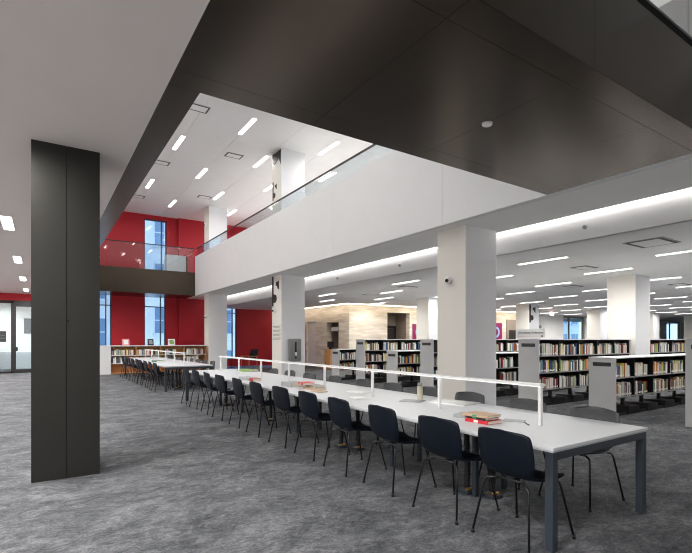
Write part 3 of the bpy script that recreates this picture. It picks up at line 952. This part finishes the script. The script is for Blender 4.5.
# collection sign
t = thing('shelf_sign', 'white Circulating Collection sign standing on the tall sign row', 'sign', (XS+0.13, 6.68, 1.563), math.radians(35))
B('sign_board', -0.008, -0.31, 0.02, 0.008, 0.31, 0.235, SENSOR, t)
B('sign_foot', -0.04, -0.2, 0.0, 0.04, 0.2, 0.02, RAILW, t)
def text(s, size, loc, rot, m, parent, name='lettering', ext=0.001):
    c = bpy.data.curves.new(name, 'FONT'); c.body = s; c.size = size; c.extrude = ext; c.offset = size*0.018
    c.align_x = 'CENTER'; c.align_y = 'CENTER'
    o = bpy.data.objects.new(name, c); COL.objects.link(o)
    c.materials.append(m)
    bpy.context.view_layer.update()
    me = bpy.data.meshes.new_from_object(o)
    bpy.data.objects.remove(o)
    o = bpy.data.objects.new(name, me); COL.objects.link(o)
    o.location = loc; o.rotation_euler = rot; o.parent = parent
    return o
text('Circulating Collection', 0.062, (-0.0095, 0.0, 0.15), (math.pi/2, 0, -math.pi/2), INK, t)
B('rule_line', -0.010, -0.22, 0.066, -0.008, 0.27, 0.073, WOOD, t); MB().tube([(-0.008,-0.25,0.07),(-0.011,-0.25,0.07)], 0.018, INK, 14).build('dot', t)

# ---------------------------------------------------------------- wall and column items
t = thing('steel_dispenser', 'stainless steel cabinet with dark slot on the middle column', 'wall cabinet', (7.49, 14.6, 1.19))
MB().box(-0.225, -0.12, -0.39, 0.225, 0, 0.39, INOX, 0.012).build('casing', t)
MB().box(-0.035, -0.124, -0.30, 0.035, -0.12, 0.28, SHELFB).build('slot', t)
MB().tube([(0,-0.135,-0.22),(0,-0.135,-0.08)], [0.03, 0.04], RAILW, 14).build('cup', t)
t = thing('exit_sign', 'glowing EXIT sign hanging from the far library ceiling', 'exit sign', (26.2, 16.6, 3.16), 0)
B('panel', -0.17, -0.03, -0.10, 0.17, 0.03, 0.10, L_EXIT, t); B('hanger', -0.01, -0.01, 0.10, 0.01, 0.01, 0.22, RAILW, t)
text('EXIT', 0.15, (0, -0.034, 0), (math.pi/2, 0, 0), RED, t)
def poster(x0, x1, y, z0, z1, label):
    t = thing('wall_poster', label, 'poster', ((x0+x1)/2, y, (z0+z1)/2), 0, 'magenta posters on the travertine wall')
    w, h = (x1-x0)/2, (z1-z0)/2
    B('board', -w, -0.03, -h, w, -0.001, h, MAGENTA, t)
    MB().tube([(0,-0.03,0),(0,-0.034,0)], min(w, h)*0.6, PBLUE, 24).build('disc_print', t)
    MB().tube([(0,-0.034,0),(0,-0.037,0)], min(w, h)*0.36, MAGENTA, 24).build('ring_print', t)
poster(17.5, 18.5, YT, 1.5, 2.45, 'magenta poster with a pale disc right of the lift recess')
poster(24.1, 25.3, YT, 1.45, 2.65, 'magenta poster with a pale disc farther along the travertine wall')
m = MB().box(0, 0, 0, 1.2, 0.06, 2.9, TAN).box(0.2, -0.02, 0, 1.0, 0, 2.2, DARKTAN).build('portal_panel'); m.location = (25.75, YT-0.075, 0)
tag(m, 'tan door portal with dark doorway beyond the second magenta poster', 'doorway')
for i, (x, y) in enumerate([(30.4, YT+0.6)]):
    o = MB().tube([(0,0,0),(0,-0.06,0)], 0.12, SHELFG, 16).build('wall_sensor'); o.location = (x, y, 2.5)
    tag(o, 'small round grey fitting on the far white wall', 'sensor')

# lounge corner by the red wall
tag(B('area_rug', 7.9, 23.9, 0.0, 12.9, 26.0, 0.015, BLUERUG), 'blue-grey rug before the red wall behind the columns', 'rug')
t = thing('lounge_chair', 'black lounge chair with oak arms before the red wall', 'chair', (9.7, 24.4, 0.017), math.radians(200))
MB().prism([(-0.30,0.36),(0.30,0.42),(0.32,0.50),(-0.28,0.46)], 'y', -0.28, 0.28, SHELFB).build('seat', t)
MB().prism([(-0.28,0.44),(-0.50,0.98),(-0.43,1.0),(-0.20,0.46)], 'y', -0.28, 0.28, SHELFB).build('backrest', t)
for s in (-1, 1):
    MB().box(-0.36, s*0.31-0.03, 0.60, 0.32, s*0.31+0.03, 0.64, WOOD, 0.008).build('armrest', t)
    for fx in (-0.3, 0.26):
        MB().tube([(fx, s*0.31, 0.61), (fx*1.1, s*0.31, 0.0)], 0.018, WOOD).build('leg', t)
t = thing('side_table', 'small dark side table next to the lounge chair', 'table', (8.75, 24.6, 0.017))
MB().tube([(0,0,0.46),(0,0,0.48)], 0.24, SHELFB, 24).build('tabletop', t); MB().tube([(0,0,0.02),(0,0,0.46)], 0.02, SHELFB).build('stem', t); MB().tube([(0,0,0),(0,0,0.02)], 0.16, SHELFB, 24).build('base', t)
# display books on the oak bookcase
def display(x, c1, c2, label, w=0.30, h=0.30):
    t = thing('display_book', label, 'book', (x, 23.2, 1.29))
    MB().prism([(-0.02, 0.0), (0.03, 0.0), (0.10, h), (0.07, h)], 'x', -w/2, w/2, c1).build('cover', t)
    MB().prism([(-0.024, 0.06), (-0.02, 0.05), (0.05, h-0.06), (0.044, h-0.05)], 'x', -w*0.3, w*0.3, c2).build('cover_print', t)
display(3.28, mat('pink_cover', (228,150,160), 0.5, noise=0.05), STICK, 'pink display book standing leftmost on the oak bookcase')
display(4.35, INK, SHELFG, 'dark display book standing in front of the middle window', 0.26)
display(5.3, STICK, CM[17], 'pale display book standing rightmost on the oak bookcase', 0.32)

# upstairs furniture behind the parapet
for i, (x, y) in enumerate([(7.9, 21.2), (8.0, 19.0), (8.0, 17.6), (8.1, 12.9), (8.1, 11.9), (8.1, 10.9)]):
    t = thing('high_back_chair', 'maroon high back chair behind the glass parapet upstairs, %s from the red wall' % ORD[i], 'chair', (x, y, ZF2), 0, 'maroon chairs upstairs')
    MB().box(-0.3, -0.3, 0.35, 0.3, 0.3, 0.48, MAROON, 0.03).build('seat', t)
    MB().prism([(-0.30,0.45),(-0.36,1.25),(-0.28,1.27),(-0.20,0.47)], 'y', -0.3, 0.3, MAROON).build('backrest', t)
    for sx in (-0.25, 0.25):
        for sy in (-0.25, 0.25): MB().tube([(sx,sy,0.36),(sx,sy,0)], 0.015, CHAIRLEG).build('leg', t)
t = thing('upstairs_cabinet', 'white low cabinet behind the glass on the far walkway', 'cabinet', (5.95, 25.0, ZF2))
B('body', -0.55, -0.25, 0, 0.42, 0.25, 1.08, RAILW, t, 0.01); B('side_panel', 0.42, -0.25, 0, 0.5, 0.25, 1.05, SHELFB, t)

# ---------------------------------------------------------------- things on the tables
TZ = 0.763
def flat_book(x, y, z, w, l, h, c, rz, label, tagc=None, name='book', cat='book'):
    t = thing(name, label, cat, (x, y, z), math.radians(rz))
    MB().box(-w/2, -l/2, 0, w/2, l/2, 0.003, c).box(-w/2, -l/2, h-0.003, w/2, l/2, h, c).box(-w/2, -l/2, 0.003, -w/2+0.004, l/2, h-0.003, c).build('cover', t)
    MB().box(-w/2+0.004, -l/2+0.004, 0.003, w/2-0.005, l/2-0.004, h-0.003, PAGES).build('page_block', t)
    if tagc: MB().box(-w/2-0.0015, -0.02, 0.004, -w/2-0.0005, 0.03, h-0.004, tagc).build('spine_tag', t)
    return t
GREENT = mat('green_tag', (30,150,100), 0.5, noise=0.03)
REDB = mat('bright_red_cover', (206,44,52), 0.4, noise=0.05)
GREYB = mat('grey_cover', (160,162,164), 0.5, noise=0.05)
TANB = mat('tan_cover', (190,160,130), 0.5, noise=0.08)
flat_book(3.50, 2.92, TZ, 0.20, 0.27, 0.032, REDB, 0, 'bright red book, bottom of the stack near the front table end', STICK)
flat_book(3.50, 2.94, TZ+0.033, 0.18, 0.26, 0.020, CM[1], -4, 'black book with green tag, middle of the near stack', GREENT)
flat_book(3.51, 2.95, TZ+0.054, 0.21, 0.29, 0.022, TANB, 5, 'tan brown book, top of the near stack', GREENT)
flat_book(3.60, 3.20, TZ, 0.20, 0.22, 0.03, GREYB, 20, 'grey book lying behind the red book stack')
tag(MB().box(-0.07, -0.1, 0, 0.07, 0.1, 0.004, GREYB).build('notepad', None, (3.80, 2.80, TZ), 0.5), 'thin grey notepad right of the near book stack', 'notepad')
tag(MB().tube([(-0.07,0,0.005),(0.07,0,0.005)], 0.005, SHELFB, 8).build('pen', None, (3.74, 2.62, TZ), 0.9), 'black pen beside the near book stack', 'pen')
def paper(x, y, w, l, rz, label, name='paper_sheet', m_=STICK, h=0.003):
    m = MB(); n = 8
    for k in range(n+1):
        u = k/n; z = 0.02*math.sin(u*math.pi)*(0.6 if name == 'open_magazine' else 0.15)
        for v in (-1, 1): m.v.append((-w/2+u*w, v*l/2, z+h))
    for k in range(n+1):
        u = k/n
        for v in (-1, 1): m.v.append((-w/2+u*w, v*l/2, 0.0))
    o_ = 2*(n+1)
    for k in range(n):
        a = 2*k
        m.face((a, a+1, a+3, a+2), m_, True); m.face((o_+a, o_+a+2, o_+a+3, o_+a+1), m_)
        m.face((a, a+2, o_+a+2, o_+a), m_); m.face((a+1, o_+a+1, o_+a+3, a+3), m_)
    m.face((0, o_, o_+1, 1), m_); m.face((2*n, 2*n+1, o_+2*n+1, o_+2*n), m_)
    o = m.build(name, None, (x, y, TZ), math.radians(rz))
    return tag(o, label, 'magazine' if 'magazine' in name else 'paper')
paper(4.28, 4.02, 0.42, 0.5, 12, 'open white magazine in front of the nearest white column', 'open_magazine', STICK, 0.006)
paper(3.95, 4.42, 0.24, 0.28, 30, 'grey printed sheet next to the cream bottle', 'printed_sheet', GREYB, 0.006)
t = thing('water_bottle', 'cream water bottle with a grey cap on the front table', 'bottle', (4.17, 4.52, TZ))
MB().tube([(0,0,0),(0,0,0.01),(0,0,0.15),(0,0,0.165),(0,0,0.172)], [0.034,0.037,0.037,0.034,0.028], CREAMB, 20).build('body', t)
MB().tube([(0,0,0.172),(0,0,0.205),(0,0,0.215)], [0.031,0.031,0.026], SHELFG, 20).build('cap', t)
flat_book(3.62, 6.35, TZ, 0.22, 0.34, 0.03, TANB, 4, 'brown edged book, bottom of the mid table pile')
flat_book(3.66, 6.42, TZ+0.031, 0.21, 0.30, 0.028, GREYB, -6, 'pale grey book in the mid table pile', GREENT)
flat_book(3.58, 6.55, TZ+0.060, 0.20, 0.30, 0.035, REDB, -14, 'red book, top of the mid table pile', STICK)
flat_book(3.55, 6.98, TZ, 0.24, 0.34, 0.07, GREYB, 4, 'thick grey book beyond the mid table pile')
flat_book(3.50, 6.0, TZ, 0.16, 0.24, 0.012, TANB, 2, 'thin brown booklet closer than the mid table pile')
paper(3.95, 5.62, 0.22, 0.36, 8, 'white sheet past the mid table pile')
paper(3.56, 5.05, 0.22, 0.30, -14, 'white sheet lying halfway along the front table')
flat_book(3.42, 8.65, TZ, 0.22, 0.40, 0.045, GREYB, 3, 'grey magazine stack far along the front table')
flat_book(3.42, 8.28, TZ, 0.18, 0.16, 0.05, CM[12], 3, 'small red book touching the grey magazine stack')
flat_book(4.3, 10.9, TZ, 0.3, 0.5, 0.05, CM[17], 15, 'olive pale book pile at the far end of the front table')
flat_book(3.5, 17.3, TZ, 0.3, 0.5, 0.05, CM[5], 8, 'green folder on the rear long table', None, 'folder', 'folder')
